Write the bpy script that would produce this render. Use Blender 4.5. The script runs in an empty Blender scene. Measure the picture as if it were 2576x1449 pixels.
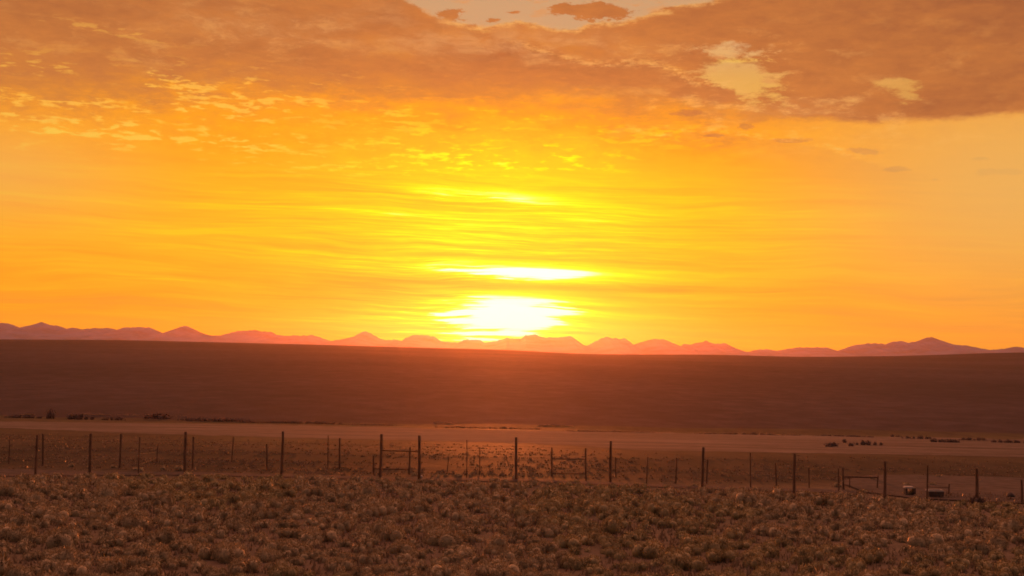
import bpy, math, random
import numpy as np
from mathutils import Vector, Matrix, noise as mn

SC = bpy.context.scene
COL = SC.collection
R = math.radians

# ------------------------------------------------------------------ camera
FPX, W, H = 3650.0, 2576.0, 1449.0          # focal length and frame of the photograph, in its pixels
EYE = Vector((0.0, 0.0, 6.7))
PITCH = math.atan((900.0 - H / 2) / FPX)
ROLL = R(1.1)
fwd = Vector((0, math.cos(PITCH), math.sin(PITCH)))
up0 = Vector((0, -math.sin(PITCH), math.cos(PITCH)))
rt0 = Vector((1, 0, 0))
rt = rt0 * math.cos(ROLL) + up0 * math.sin(ROLL)
up = up0 * math.cos(ROLL) - rt0 * math.sin(ROLL)
cam = bpy.data.cameras.new('camera')
cam.sensor_width = 36.0
cam.lens = 36.0 * FPX / W
cam.clip_start = 1.0
cam.clip_end = 200000.0
cob = bpy.data.objects.new('camera', cam)
COL.objects.link(cob)
cob.matrix_world = Matrix(((rt.x, up.x, -fwd.x, EYE.x), (rt.y, up.y, -fwd.y, EYE.y),
                           (rt.z, up.z, -fwd.z, EYE.z), (0, 0, 0, 1)))
SC.camera = cob

# ------------------------------------------------------------------ render and exposure
SC.render.engine = 'CYCLES'
SC.view_settings.view_transform = 'Standard'
SC.view_settings.look = 'None'
SC.view_settings.exposure = 0.0
SC.view_settings.gamma = 1.0
SC.view_settings.use_curve_mapping = False
cy = SC.cycles
cy.use_denoising = True
cy.max_bounces = 8
cy.volume_bounces = 1
cy.filter_width = 1.75
cy.sample_clamp_indirect = 6.0

SUN_AZ, SUN_EL = -0.36, 1.9                  # degrees, azimuth from +Y towards +X


# ------------------------------------------------------------------ small node language
class N:
    """A node tree; E wraps a socket so that sums and products can be written as such."""
    def __init__(self, tree):
        self.t = tree

    def math(self, op, *a, clamp=False):
        n = self.t.nodes.new('ShaderNodeMath')
        n.operation = op
        n.use_clamp = clamp
        for i, v in enumerate(a):
            self.put(n.inputs[i], v)
        return E(self, n.outputs[0])

    def put(self, sock, v):
        if isinstance(v, E):
            self.t.links.new(v.s, sock)
        else:
            sock.default_value = v

    def vec(self, x, y, z=0.0):
        n = self.t.nodes.new('ShaderNodeCombineXYZ')
        for i, v in enumerate((x, y, z)):
            self.put(n.inputs[i], v)
        return E(self, n.outputs[0])

    def noise(self, v, scale=1.0, detail=4.0, rough=0.5, dist=0.0, lac=2.0):
        n = self.t.nodes.new('ShaderNodeTexNoise')
        n.noise_dimensions = '3D'
        self.put(n.inputs['Vector'], v)
        n.inputs['Scale'].default_value = scale
        n.inputs['Detail'].default_value = detail
        n.inputs['Roughness'].default_value = rough
        n.inputs['Lacunarity'].default_value = lac
        n.inputs['Distortion'].default_value = dist
        return E(self, n.outputs['Fac'])

    def ramp(self, f, stops):
        n = self.t.nodes.new('ShaderNodeValToRGB')
        cr = n.color_ramp
        while len(cr.elements) > 1:
            cr.elements.remove(cr.elements[0])
        cr.elements[0].position = stops[0][0]
        cr.elements[0].color = (*stops[0][1], 1)
        for p, c in stops[1:]:
            e = cr.elements.new(p)
            e.color = (*c, 1)
        self.put(n.inputs[0], f)
        return E(self, n.outputs[0])

    def mix(self, f, a, b, mode='MIX'):
        n = self.t.nodes.new('ShaderNodeMix')
        n.data_type = 'RGBA'
        n.blend_type = mode
        n.clamp_factor = True
        self.put(n.inputs[0], f)
        for i, v in ((6, a), (7, b)):
            if isinstance(v, tuple):
                n.inputs[i].default_value = (*v, 1)
            else:
                self.put(n.inputs[i], v)
        return E(self, n.outputs[2])

    def sm(self, x, a, b):
        n = self.t.nodes.new('ShaderNodeMapRange')
        n.interpolation_type = 'SMOOTHSTEP'
        self.put(n.inputs[0], x)
        n.inputs[1].default_value = a
        n.inputs[2].default_value = b
        n.inputs[3].default_value = 0
        n.inputs[4].default_value = 1
        return E(self, n.outputs[0])


class E:
    def __init__(self, b, s):
        self.b, self.s = b, s
    def __add__(s, o): return s.b.math('ADD', s, o)
    def __radd__(s, o): return s.b.math('ADD', o, s)
    def __sub__(s, o): return s.b.math('SUBTRACT', s, o)
    def __rsub__(s, o): return s.b.math('SUBTRACT', o, s)
    def __mul__(s, o): return s.b.math('MULTIPLY', s, o)
    def __rmul__(s, o): return s.b.math('MULTIPLY', o, s)
    def __truediv__(s, o): return s.b.math('DIVIDE', s, o)
    def exp(s): return s.b.math('EXPONENT', s)
    def max(s, o): return s.b.math('MAXIMUM', s, o)
    def min(s, o): return s.b.math('MINIMUM', s, o)


def lin(r, g, b):
    f = lambda c: (c / 255 / 12.92) if c <= 10 else ((c / 255 + 0.055) / 1.055) ** 2.4
    return (f(r), f(g), f(b))


# ------------------------------------------------------------------ sky: a low sun under a broken deck of cloud
world = bpy.data.worlds.new('World')
SC.world = world
world.use_nodes = True
wt = world.node_tree
wt.nodes.clear()
n = N(wt)
tc = wt.nodes.new('ShaderNodeTexCoord')
sep = wt.nodes.new('ShaderNodeSeparateXYZ')
wt.links.new(tc.outputs['Generated'], sep.inputs[0])
dx, dy, dz = (E(n, sep.outputs[i]) for i in range(3))
DEG = 180 / math.pi
KS = 0.5                                                # one unit of X and Y is two degrees of sky
X = n.math('ARCTAN2', dx, dy) * (DEG * KS)              # azimuth
Y = n.math('ARCSINE', dz) * (DEG * KS)                  # elevation


def A(px):
    return math.degrees(math.atan((px - 1288) / FPX)) * KS


def EL(px, py):
    return math.degrees(math.atan((900 + (px - 1288) * 0.0192 - py) / math.hypot(FPX, px - 1288))) * KS


def gauss(cx, cyv, rx, ry, x=None, y=None, tilt=0.0):
    x = X if x is None else x
    y = Y if y is None else y
    ex = (x - cx)
    ey = (y - cyv) + ex * tilt
    ex = ex * (1 / rx)
    ey = ey * (1 / ry)
    return ((ex * ex + ey * ey) * -1.0).exp()


def P(px, py, rx, ry, x=None, y=None, tilt=0.0):
    """a soft spot given by where it stands in the sky (photograph pixels) and its radii in pixels"""
    return gauss(A(px), EL(px, py), rx / 127.5, ry / 127.5, x, y, tilt)


# warps
w1 = n.noise(n.vec(X * 0.55, Y * 1.6, 3.1), 1.0, 5, 0.6) - 0.5
w2 = n.noise(n.vec(X * 0.55, Y * 1.6, 9.7), 1.0, 5, 0.6) - 0.5
w3 = n.noise(n.vec(X * 2.2, Y * 5.0, 5.3), 1.0, 6, 0.72) - 0.5
w4 = n.noise(n.vec(X * 2.2, Y * 5.0, 1.9), 1.0, 5, 0.65) - 0.5
Xc = X + w1 * 1.3 + w3 * 0.55
Yc = Y + w2 * 0.55 + w4 * 0.26
Ys = Y + X * 0.018 + (n.noise(n.vec(X * 0.22, Y * 0.7, 2.0), 1.0, 3, 0.5) - 0.5) * 0.5      # streak height, gently wavy

# base brightness of the clear lower sky
L = 0.53 + gauss(-0.3, 2.6, 4.6, 2.2) * 0.145 + gauss(-0.2, 3.8, 3.0, 0.9) * 0.09
L = L + n.sm(Y, 2.6, 0.4) * n.sm(X, 3.0, -3.0) * 0.0
L = L - n.sm(X, 4.0, 10.0) * 0.05 + gauss(0.0, 2.5, 14.0, 1.2) * 0.13
# long thin streaks, strongest in the lower half and near the sun
s1 = n.noise(n.vec(X * 0.20, Ys * 4.2, 11.0), 1.0, 5, 0.6) - 0.5
s2 = n.noise(n.vec(X * 0.42, Ys * 15.0, 4.0), 1.0, 4, 0.6) - 0.5
s3 = n.noise(n.vec(X * 1.0, Ys * 34.0, 7.0), 1.0, 3, 0.6) - 0.5
low = n.sm(Y, 4.0, 3.2)
near = gauss(-0.6, 1.8, 4.0, 2.0)
L = L + low * (s1 * (0.34 + near * 0.14) + s2 * (0.20 + near * 0.20) + s3 * (0.08 + near * 0.22))
# bright gaps between the streaks in front of the sun
Xs = X + w1 * 0.8 + s2 * 2.8 + s3 * 1.8
Yk = Y + s2 * 0.3 + s3 * 0.2
sunL = (gauss(-0.05, 0.78, 1.25, 0.46, Xs, Yk) * 0.48
        + gauss(-0.1, 0.75, 2.4, 0.6, Xs, Yk) * 0.19
        + gauss(0.1, 1.66, 1.15, 0.10, Xs, Y + s3 * 0.12, 0.022) * 0.36
        + gauss(0.8, 1.68, 3.0, 0.15, Xs, Y + s3 * 0.08, 0.03) * 0.15
        + gauss(-0.2, 3.19, 1.6, 0.14, Xs, Y + s3 * 0.16, 0.045) * 0.12
        + gauss(0.1, 3.16, 0.7, 0.09, Xs, Y, 0.04) * 0.02
        + gauss(-1.9, 2.80, 1.7, 0.06, Xs, Y + s3 * 0.06, 0.05) * 0.12
        + gauss(-2.3, 1.93, 3.0, 0.05, Xs, Y + s3 * 0.06, 0.02) * 0.09
        + gauss(-7.0, 1.42, 2.0, 0.045, Xs, Y + s3 * 0.04, 0.05) * 0.05)
sunL = sunL - gauss(0.4, 1.42, 3.4, 0.075, Xs, Y + s3 * 0.05, 0.012) * 0.20 - gauss(-1.2, 1.18, 1.2, 0.03, Xs, Y + s3 * 0.05, 0.03) * 0.16
sunL = sunL - gauss(-1.3, 0.80, 0.8, 0.03, Xs, Y + s3 * 0.05, 0.03) * 0.2 - gauss(0.9, 0.52, 0.9, 0.03, Xs, Y + s3 * 0.05, 0.03) * 0.2 - gauss(-0.9, 0.99, 0.9, 0.035, Xs, Y + s3 * 0.06, 0.03) * 0.15 - gauss(1.1, 1.02, 0.8, 0.04, Xs, Y + s3 * 0.06, 0.03) * 0.15 - gauss(-1.1, 0.55, 0.7, 0.03, Xs, Y + s3 * 0.06, 0.03) * 0.18
L = L + sunL
# flecks of ripple cloud catching light above the clear part
f1 = n.noise(n.vec(X * 1.25 + w1 * 1.5, Y * 5.2 + w2 * 1.2, 21.0), 1.0, 4, 0.6)
f2 = n.noise(n.vec(X * 3.0 + w1, Y * 13.0 + w2 * 2, 31.0), 1.0, 3, 0.55)
fzone = (n.sm(Y, 3.35, 4.2) * n.sm(Y, 5.9, 5.0) * n.sm(X, 4.5, 0.5))
fpatch = n.sm(n.noise(n.vec(X * 0.45, Y * 1.5, 61.0), 1.0, 3, 0.5), 0.36, 0.55)
fl = fpatch * n.sm(f1 * 0.6 + f2 * 0.4, 0.535, 0.63) * fzone
fleft = n.sm(Y, 3.9, 4.2) * n.sm(Y, 5.7, 5.1) * n.sm(X, -3.6, -6.0)
rows_ = (P(120, 258, 330, 20) + P(200, 326, 330, 17) + P(470, 225, 110, 34, tilt=0.25) + P(470, 352, 260, 9) + P(700, 250, 160, 14)
         + P(250, 70, 160, 14, tilt=0.1) * 0.7 + P(1040, 290, 90, 26) * 0.4 + P(1225, 275, 50, 20) * 0.5 + P(1200, 400, 330, 34) * 0.75 + P(1000, 320, 300, 50) * 0.65 + P(1600, 330, 260, 40) * 0.7
         + P(1740, 350, 200, 20) * 0.5 + P(820, 420, 260, 20) * 0.6)
fl = (fl + n.sm(f1 * 0.5 + f2 * 0.5 + rows_ * 0.075, 0.545, 0.62) * rows_.min(1.0) + n.sm(f1 * 0.5 + f2 * 0.5, 0.52, 0.60) * fleft * fpatch * 0.5).min(1.2)

# the cloud deck: its lower edge, its banks, its holes and its loose pieces
def curve(pts, x):
    """height of a cloud edge, in degrees, along the azimuth"""
    a0, a1 = A(pts[0][0]), A(pts[-1][0])
    st = [((A(p[0]) - a0) / (a1 - a0), (EL(*p) / 10,) * 3) for p in pts]
    r = n.ramp((x - a0) / (a1 - a0), st)
    return n.math('MULTIPLY', r, 10.0)


def span(x0, x1, soft=0.6):
    return n.sm(X, A(x0) - soft, A(x0) + soft) * n.sm(X, A(x1) + soft, A(x1) - soft)


hi = n.noise(n.vec(X * 3.2, Y * 9.0, 81.0), 1.0, 6, 0.7) - 0.5
torn = n.noise(n.vec(X * 0.9 + w1, Y * 2.6 + w2, 41.0), 1.0, 7, 0.66)
Xd, Yd = X + w3 * 0.4, Y + w4 * 0.22 + hi * 0.10
edge = curve([(-400, 225), (0, 238), (400, 238), (800, 246), (1100, 275), (1400, 275), (1700, 300), (1850, 305), (1960, 300),
              (2080, 302), (2200, 311), (2330, 303), (2450, 296), (2576, 287), (2900, 275)], Xd)
soft_d = n.sm(Yc - edge + (n.noise(n.vec(X * 1.1 + w1, Y * 3.2 + w2, 95.0), 1.0, 6, 0.65) - 0.5) * 1.5, -0.7, 0.75)
hm = n.sm(X, 3.8, 6.2)
hard_d = n.sm(Yd - edge, -0.05, 0.13)
deck = soft_d * (1.0 - hm) + hard_d * hm
# banks with a lit upper rim
dB = Yd - curve([(900, 96), (1000, 88), (1100, 100), (1210, 112), (1290, 100), (1410, 140), (1500, 162), (1560, 152), (1640, 156), (1700, 182), (1745, 205), (1830, 212), (1900, 240)], Xd)
mB = n.sm(dB, 0.03, -0.05) * n.sm(dB, -1.1, -0.1) * span(1050, 1850, 0.25)
rB = gauss(0.0, 0.03, 99.0, 0.07, X, dB) * span(1290, 1845, 0.4) * n.sm(hi, -0.1, 0.15)
dA = Yd - curve([(950, -40), (1010, 2), (1090, 42), (1200, 66), (1300, 48), (1380, 70), (1440, 70), (1470, 55), (1560, 50), (1620, 30), (1700, 8), (1790, -4), (1900, -40)], Xd)
g1 = n.sm(dA, -0.01, 0.06) * span(1000, 1800, 0.2)
rA = gauss(0.0, 0.0, 99.0, 0.05, X, dA) * span(1090, 1800, 0.4) * n.sm(hi, -0.15, 0.1)
dC = Yd - curve([(1450, 300), (1540, 312), (1650, 340), (1720, 326), (1800, 332), (1900, 346), (2000, 356), (2100, 378), (2200, 408), (2290, 430), (2400, 445)], Xd)
mC = n.sm(dC, 0.04, -0.05) * n.sm(dC, -0.9, -0.05) * span(1500, 2310, 0.4)
rC = gauss(0.0, 0.04, 99.0, 0.06, X, dC) * span(1560, 2200, 0.4) * n.sm(hi, -0.05, 0.2)
isl1 = n.sm(P(1490, 20, 88, 24, Xd, Yd) + P(1405, 12, 40, 14, Xd, Yd) * 0.6 + P(1115, 30, 46, 18, Xd, Yd) + P(1270, 22, 30, 7, Xd, Yd) * 0.8
            + P(1225, 42, 30, 8, Xd, Yd) * 0.8 + P(1290, 76, 90, 14, Xd, Yd) + hi * 1.6 + (torn - 0.5) * 1.2, 0.40, 0.62)
g1 = g1 * (1.0 - isl1)
g2 = P(1880, 205, 88, 46, Xd, Yd) * 1.1 + P(1800, 175, 90, 32, Xd, Yd) * 0.8 + P(1840, 118, 130, 26, Xd, Yd) * 0.62 + P(1950, 250, 90, 30, Xd, Yd) * 0.45
g2 = n.sm(g2 + (torn - 0.5) * 2.2 + hi * 1.6, 0.42, 0.95) * (1.0 - n.sm(dB, 0.02, -0.06) * span(1600, 1845, 0.03))
g3 = n.sm(P(2275, 228, 50, 34, Xd, Yd) + P(2238, 203, 56, 9, X, Yd) * 0.8 + (torn - 0.5) * 1.6 + hi * 1.5, 0.42, 1.0)
gm = g1.max(g2 * 0.9).max(g3 * 0.6)
tzone = (P(1800, 270, 300, 60) + P(1450, 130, 300, 40) * 0.7 + P(2100, 270, 260, 40) * 0.7 + P(1850, 130, 200, 50) * 0.8 + P(700, 60, 300, 60) * 0.4
         + P(2200, 340, 400, 40) * 0.5 + P(350, 110, 500, 90) * 0.35 + P(2300, 120, 400, 100) * 0.2)
wisp = n.sm(torn + hi * 0.25, 0.50, 0.68) * tzone
thin = mC
rim = rA.max(rB).max(rC)
bil = n.noise(n.vec(Xc * 0.35, Yc * 1.1, 51.0), 1.0, 6, 0.58) - 0.5
mot = n.noise(n.vec(X * 1.3 + w1, Y * 4.0 + w2, 91.0), 1.0, 6, 0.62) - 0.5

dk = 0.23 + gauss(-0.5, 4.5, 6.0, 0.8) * 0.16 - n.sm(Y, 5.2, 7.4) * 0.03 - n.sm(X, 3.0, 10.0) * 0.07 + gauss(-10.0, 5.3, 3.0, 0.7) * 0.06 - n.sm(X, -5.0, -10.0) * 0.04
dk = dk + bil * 0.20 + w1 * 0.08 + mot * 0.22 + hi * 0.07 - mB * 0.045 + n.sm(dB, 0.0, 0.2) * n.sm(dB, 0.9, 0.2) * span(1050, 1700) * 0.035
Lc = L * (1.0 - deck) + dk * deck
Lc = Lc - mC * 0.075
Lc = Lc + (mot * 0.20 + bil * 0.10 + hi * 0.10) * n.sm(Y, 3.3, 4.3) * (1.0 - deck)
Lc = Lc + fl * (0.13 - deck * 0.02)
Lc = Lc + wisp * 0.13 + rim * 0.12
# loose dark scraps at the right under the deck
ix, iy = X + w3 * 0.5, Y + w4 * 0.14
isl = (P(2172, 378, 48, 11, ix, iy, 0.1) + P(2466, 398, 24, 5, ix, iy) + P(2480, 431, 34, 9, ix, iy) + P(2548, 430, 30, 9, ix, iy)
       + P(1870, 316, 22, 13, ix, iy) + P(2255, 424, 40, 8, ix, iy) + P(2345, 451, 16, 5, ix, iy) * 0.7 + P(1990, 350, 70, 9, ix, iy) * 0.9
       + P(1720, 280, 60, 16, ix, iy) * 0.7 + P(1790, 338, 50, 7, ix, iy) * 0.7)
im = n.sm(isl + hi * 1.1, 0.38, 0.72)
Lc = Lc - im * 0.17

sky_c = n.ramp(Lc, [
    (0.00, lin(140, 82, 52)), (0.12, lin(172, 102, 58)), (0.25, lin(200, 122, 62)), (0.36, lin(216, 134, 56)),
    (0.46, lin(240, 150, 44)), (0.56, lin(254, 163, 32)), (0.66, lin(255, 181, 34)), (0.76, lin(255, 204, 28)),
    (0.84, lin(255, 228, 22)), (0.90, lin(255, 252, 22)), (0.945, lin(255, 255, 90)), (1.0, lin(255, 255, 235))])
# paleness: clear sky seen between clouds and to the right, where there is less glow
pale = (n.sm(X, 3.0, 10.0) * gauss(9.0, 3.4, 9.0, 2.2) * 0.85 + n.sm(X, -5.0, -10.0) * gauss(-10, 3.3, 5.0, 1.0) * 0.5)
pale = pale * (1.0 - deck)
sky_c = n.mix(pale, sky_c, lin(233, 178, 96))
gapc = n.mix(n.sm(Y, 5.3, 6.4), lin(234, 178, 88), lin(205, 162, 118))
gapc = n.mix(gauss(5.0, 5.85, 1.3, 0.045, X, Y + w4 * 0.15), gapc, lin(250, 205, 90))
gapc = n.mix(n.sm(mot, 0.02, 0.16) * 0.6, gapc, lin(222, 150, 88))
sky_c = n.mix(gm * n.sm(Y, 4.2, 4.8) * 0.92, sky_c, gapc)
peach = (P(1250, 105, 330, 34, Xc, Yc) + P(620, 60, 260, 40, Xc, Yc) * 0.5 + P(1000, 30, 200, 40, Xc, Yc) * 0.5 + P(1950, 280, 200, 40, Xc, Yc) * 0.6) * n.sm(torn, 0.38, 0.60)
sky_c = n.mix(peach * 0.5 * deck, sky_c, lin(222, 158, 100))
sky_c = n.mix(fl * 0.4 * n.sm(X, 0.0, -6.0), sky_c, lin(245, 196, 92))
sky_c = n.mix((wisp * 0.45).max(rim * 0.55), sky_c, lin(238, 182, 108))

# the rest of the dome: unseen dusk sky, brightness shaped to light brush tops
nish = wt.nodes.new('ShaderNodeTexSky')
nish.sky_type = 'NISHITA'
nish.sun_disc = False
nish.sun_elevation = R(SUN_EL)
nish.sun_rotation = R(SUN_AZ)
nish.air_density = 1.6
nish.dust_density = 3.0
nisc = wt.nodes.new('ShaderNodeVectorMath')
nisc.operation = 'SCALE'
nisc.inputs[3].default_value = 0.05
wt.links.new(nish.outputs[0], nisc.inputs[0])
ca, sa = math.cos(R(SUN_EL)), math.sin(R(SUN_EL))
cosg = dx * (math.sin(R(SUN_AZ)) * ca) + dy * (math.cos(R(SUN_AZ)) * ca) + dz * sa
gam = n.math('ARCCOSINE', n.math('MINIMUM', cosg, 1.0)) * DEG
DUSK_FILL = n.ramp(gam / 180.0, [(0.0, (1.4, 0.47, 0.18)), (0.2, (2.2, 0.72, 0.33)), (0.33, (2.1, 0.70, 0.40)), (0.45, (0.95, 0.35, 0.26)), (0.54, (0.20, 0.09, 0.08)), (1.0, (0.13, 0.065, 0.075))])
cl = n.noise(n.vec(dx * 3.0, dy * 3.0, dz * 8.0), 1.0, 6, 0.6)
DUSK_FILL = n.mix(n.sm(cl, 0.35, 0.65) * 0.5, DUSK_FILL, (0.50, 0.20, 0.12))
addv = n.mix(1.0, DUSK_FILL, E(n, nisc.outputs[0]), 'ADD')
out_c = n.mix(n.sm(gam, 24.0, 45.0), sky_c, addv)
out_c = n.mix(n.sm(Y, -0.2, -2.0), out_c, (0.03, 0.014, 0.008))
# the true brightness of the sun behind the streaks
hot = n.sm(Lc, 0.93, 1.12) * 0.2 * n.sm(gam, 8.0, 5.0)
bg = wt.nodes.new('ShaderNodeBackground')
n.put(bg.inputs['Color'], out_c)
n.put(bg.inputs['Strength'], 1.0 + hot)
wo = wt.nodes.new('ShaderNodeOutputWorld')
wt.links.new(bg.outputs[0], wo.inputs['Surface'])
world.cycles.sampling_method = 'MANUAL'
world.cycles.sample_map_resolution = 2048

# ------------------------------------------------------------------ sun
sd = bpy.data.lights.new('sun', 'SUN')
sd.energy = 2.0
sd.angle = R(0.6)
sd.color = (1.0, 0.20, 0.045)
so = bpy.data.objects.new('sun', sd)
COL.objects.link(so)
sdir = Vector((math.sin(R(SUN_AZ)) * ca, math.cos(R(SUN_AZ)) * ca, sa))
so.rotation_euler = sdir.to_track_quat('Z', 'Y').to_euler()
so.location = (0, 0, 50)


# ------------------------------------------------------------------ helpers
def tag(o, label=None, cat=None, group=None, kind=None):
    if label: o['label'] = label
    if cat: o['category'] = cat
    if group: o['group'] = group
    if kind: o['kind'] = kind
    return o


def mesh_np(name, verts, faces, mat, parent=None, smooth=False, loc=None):
    """verts (n,3) array; faces (m,k) array all of one size, or list of lists"""
    me = bpy.data.meshes.new(name)
    me.from_pydata([tuple(v) for v in verts] if not isinstance(verts, np.ndarray) else verts.tolist(), [],
                   faces.tolist() if isinstance(faces, np.ndarray) else faces)
    me.materials.append(mat)
    if smooth:
        me.polygons.foreach_set('use_smooth', [True] * len(me.polygons))
    me.update()
    o = bpy.data.objects.new(name, me)
    COL.objects.link(o)
    if parent: o.parent = parent
    if loc is not None: o.location = loc
    return o


def empty(name, loc):
    o = bpy.data.objects.new(name, None)
    o.empty_display_size = 0.3
    o.location = loc
    COL.objects.link(o)
    return o


def material(name, build):
    m = bpy.data.materials.new(name)
    m.use_nodes = True
    t = m.node_tree
    t.nodes.clear()
    q = N(t)
    out = t.nodes.new('ShaderNodeOutputMaterial')
    build(q, t, out)
    return m


def pos(q, t):
    g = t.nodes.new('ShaderNodeNewGeometry')
    s = t.nodes.new('ShaderNodeSeparateXYZ')
    t.links.new(g.outputs['Position'], s.inputs[0])
    return tuple(E(q, s.outputs[i]) for i in range(3))


def principled(q, t, out, col, rough=0.8, spec=0.3, bump=None, bstr=0.5, bdist=0.1, sheen=0.0):
    p = t.nodes.new('ShaderNodeBsdfPrincipled')
    if isinstance(col, tuple): p.inputs['Base Color'].default_value = (*col, 1)
    else: q.put(p.inputs['Base Color'], col)
    q.put(p.inputs['Roughness'], rough)
    q.put(p.inputs['Specular IOR Level'], spec)
    p.inputs['Sheen Weight'].default_value = sheen
    p.inputs['Sheen Roughness'].default_value = 0.5
    if bump is not None:
        b = t.nodes.new('ShaderNodeBump')
        b.inputs['Strength'].default_value = bstr
        b.inputs['Distance'].default_value = bdist
        q.put(b.inputs['Height'], bump)
        t.links.new(b.outputs[0], p.inputs['Normal'])
    if out is not None: t.links.new(p.outputs[0], out.inputs['Surface'])
    return p


def b_ground(q, t, out):
    x, y, z = pos(q, t)
    big = q.noise(q.vec(x, y * 0.35, 0.0), 0.05, 4, 0.55)
    mid = q.noise(q.vec(x, y, 0.0), 0.8, 5, 0.65)
    fine = q.noise(q.vec(x, y, 5.0), 7.0, 4, 0.7)
    c = q.ramp(mid * 0.6 + fine * 0.4, [(0.3, (0.06, 0.042, 0.028)), (0.5, (0.105, 0.075, 0.05)), (0.7, (0.18, 0.13, 0.09))])
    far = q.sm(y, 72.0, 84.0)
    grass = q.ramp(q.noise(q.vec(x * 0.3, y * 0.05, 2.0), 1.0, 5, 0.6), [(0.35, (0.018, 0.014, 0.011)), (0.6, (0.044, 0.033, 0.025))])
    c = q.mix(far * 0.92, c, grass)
    c = q.mix(q.sm(big, 0.45, 0.7) * 0.35, c, (0.11, 0.095, 0.045))
    principled(q, t, out, c, 0.8, q.math('MULTIPLY', 1.0 - far, 0.15) + 0.035, fine * 0.4 + mid, 0.7, 0.12)


def b_field(q, t, out):
    x, y, z = pos(q, t)
    a = q.noise(q.vec(x * 0.03, y * 0.25, 0.0), 1.0, 5, 0.6)
    b = q.noise(q.vec(x * 0.5, y * 0.7, 7.0), 1.0, 4, 0.6)
    c = q.ramp(a * 0.65 + b * 0.35, [(0.38, (0.050, 0.042, 0.040)), (0.5, (0.095, 0.080, 0.070)), (0.62, (0.18, 0.155, 0.14))])
    principled(q, t, out, c, 0.95, 0.015, b, 0.4, 0.2)


def b_ridge(q, t, out):
    x, y, z = pos(q, t)
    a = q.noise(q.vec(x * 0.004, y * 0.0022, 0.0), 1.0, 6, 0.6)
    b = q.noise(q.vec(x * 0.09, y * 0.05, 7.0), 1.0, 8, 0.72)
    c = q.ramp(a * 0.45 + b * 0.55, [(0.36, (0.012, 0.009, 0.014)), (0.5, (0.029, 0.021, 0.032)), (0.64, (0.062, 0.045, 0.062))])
    principled(q, t, out, c, 0.9, 0.06, b, 0.6, 2.0)


def b_mount(q, t, out):
    x, y, z = pos(q, t)
    a = q.noise(q.vec(x, y, z * 3.0), 0.004, 6, 0.6)
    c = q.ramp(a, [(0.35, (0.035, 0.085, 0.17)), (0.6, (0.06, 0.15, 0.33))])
    principled(q, t, out, c, 0.9, 0.1)


def leaf_build(c1, c2, c3, trans=0.2):
    def f(q, t, out):
        x, y, z = pos(q, t)
        a = q.noise(q.vec(x, y, z), 1.6, 3, 0.6)
        fi = q.noise(q.vec(x, y, z), 14.0, 2, 0.6)
        c = q.ramp(a * 0.7 + fi * 0.3, [(0.30, c1), (0.5, c2), (0.70, c3)])
        p = principled(q, t, None, c, 0.5, 0.45)
        tr = t.nodes.new('ShaderNodeBsdfTranslucent')
        q.put(tr.inputs['Color'], c)
        ms = t.nodes.new('ShaderNodeMixShader')
        ms.inputs[0].default_value = trans
        t.links.new(p.outputs[0], ms.inputs[1])
        t.links.new(tr.outputs[0], ms.inputs[2])
        t.links.new(ms.outputs[0], out.inputs['Surface'])
    return f


def b_wood(q, t, out):
    x, y, z = pos(q, t)
    a = q.noise(q.vec(x * 12, y * 12, z * 1.5), 1.0, 5, 0.6)
    c = q.ramp(a, [(0.35, (0.07, 0.042, 0.026)), (0.65, (0.17, 0.105, 0.068))])
    principled(q, t, out, c, 0.85, 0.2, a, 0.6, 0.01)


def b_plain(c1, c2, rough, spec, sc, metal=0.0):
    def f(q, t, out):
        x, y, z = pos(q, t)
        a = q.noise(q.vec(x, y, z), sc, 4, 0.6)
        p = principled(q, t, out, q.ramp(a, [(0.35, c1), (0.65, c2)]), rough, spec)
        p.inputs['Metallic'].default_value = metal
    return f


M = {
    'ground': material('dry soil and short grass', b_ground),
    'field': material('cut dry grass', b_field),
    'dirt': material('bare pale dirt', b_plain((0.055, 0.044, 0.040), (0.095, 0.077, 0.070), 0.9, 0.04, 1.3)),
    'ridge': material('sage covered slope', b_ridge),
    'mount': material('bare rock', b_mount),
    'sage': material('grey sage leaf', leaf_build((0.22, 0.178, 0.10), (0.38, 0.31, 0.18), (0.55, 0.455, 0.28))),
    'olive': material('olive brush leaf', leaf_build((0.18, 0.152, 0.072), (0.34, 0.285, 0.14), (0.54, 0.46, 0.24))),
    'dark': material('dark willow twig', leaf_build((0.05, 0.032, 0.028), (0.085, 0.055, 0.046), (0.14, 0.092, 0.075), 0.1)),
    'straw': material('dry grass blade', leaf_build((0.10, 0.07, 0.045), (0.17, 0.125, 0.08), (0.28, 0.21, 0.14))),
    'tuft': material('dark tuft', leaf_build((0.08, 0.056, 0.036), (0.15, 0.11, 0.07), (0.26, 0.20, 0.13), 0.25)),
    'reed': material('pale reed', leaf_build((0.26, 0.18, 0.11), (0.36, 0.26, 0.16), (0.46, 0.35, 0.22))),
    'wood': material('weathered wood', b_wood),
    'wire': material('fence wire', b_plain((0.05, 0.04, 0.035), (0.10, 0.08, 0.07), 0.5, 0.5, 3.0, 0.7)),
    'pale': material('pale painted board', b_plain((0.36, 0.32, 0.29), (0.52, 0.47, 0.43), 0.6, 0.3, 4.0)),
    'tank': material('dark plastic', b_plain((0.05, 0.038, 0.034), (0.085, 0.065, 0.06), 0.7, 0.2, 4.0)),
    'stone': material('pale stone', b_plain((0.55, 0.50, 0.45), (0.75, 0.70, 0.65), 0.5, 0.5, 8.0)),
}


# ------------------------------------------------------------------ terrain
def base_z(y):
    y = y * 2.0
    if y <= 200: return 0.0
    if y <= 650:
        t = min(1.0, (y - 200) / 40.0)
        return -0.02 * (y - 200) * (0.5 + 0.5 * t) if t < 1 else -0.02 * (y - 200)
    return -9.0 - 0.0012 * (min(y, 6000) - 650)


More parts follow.
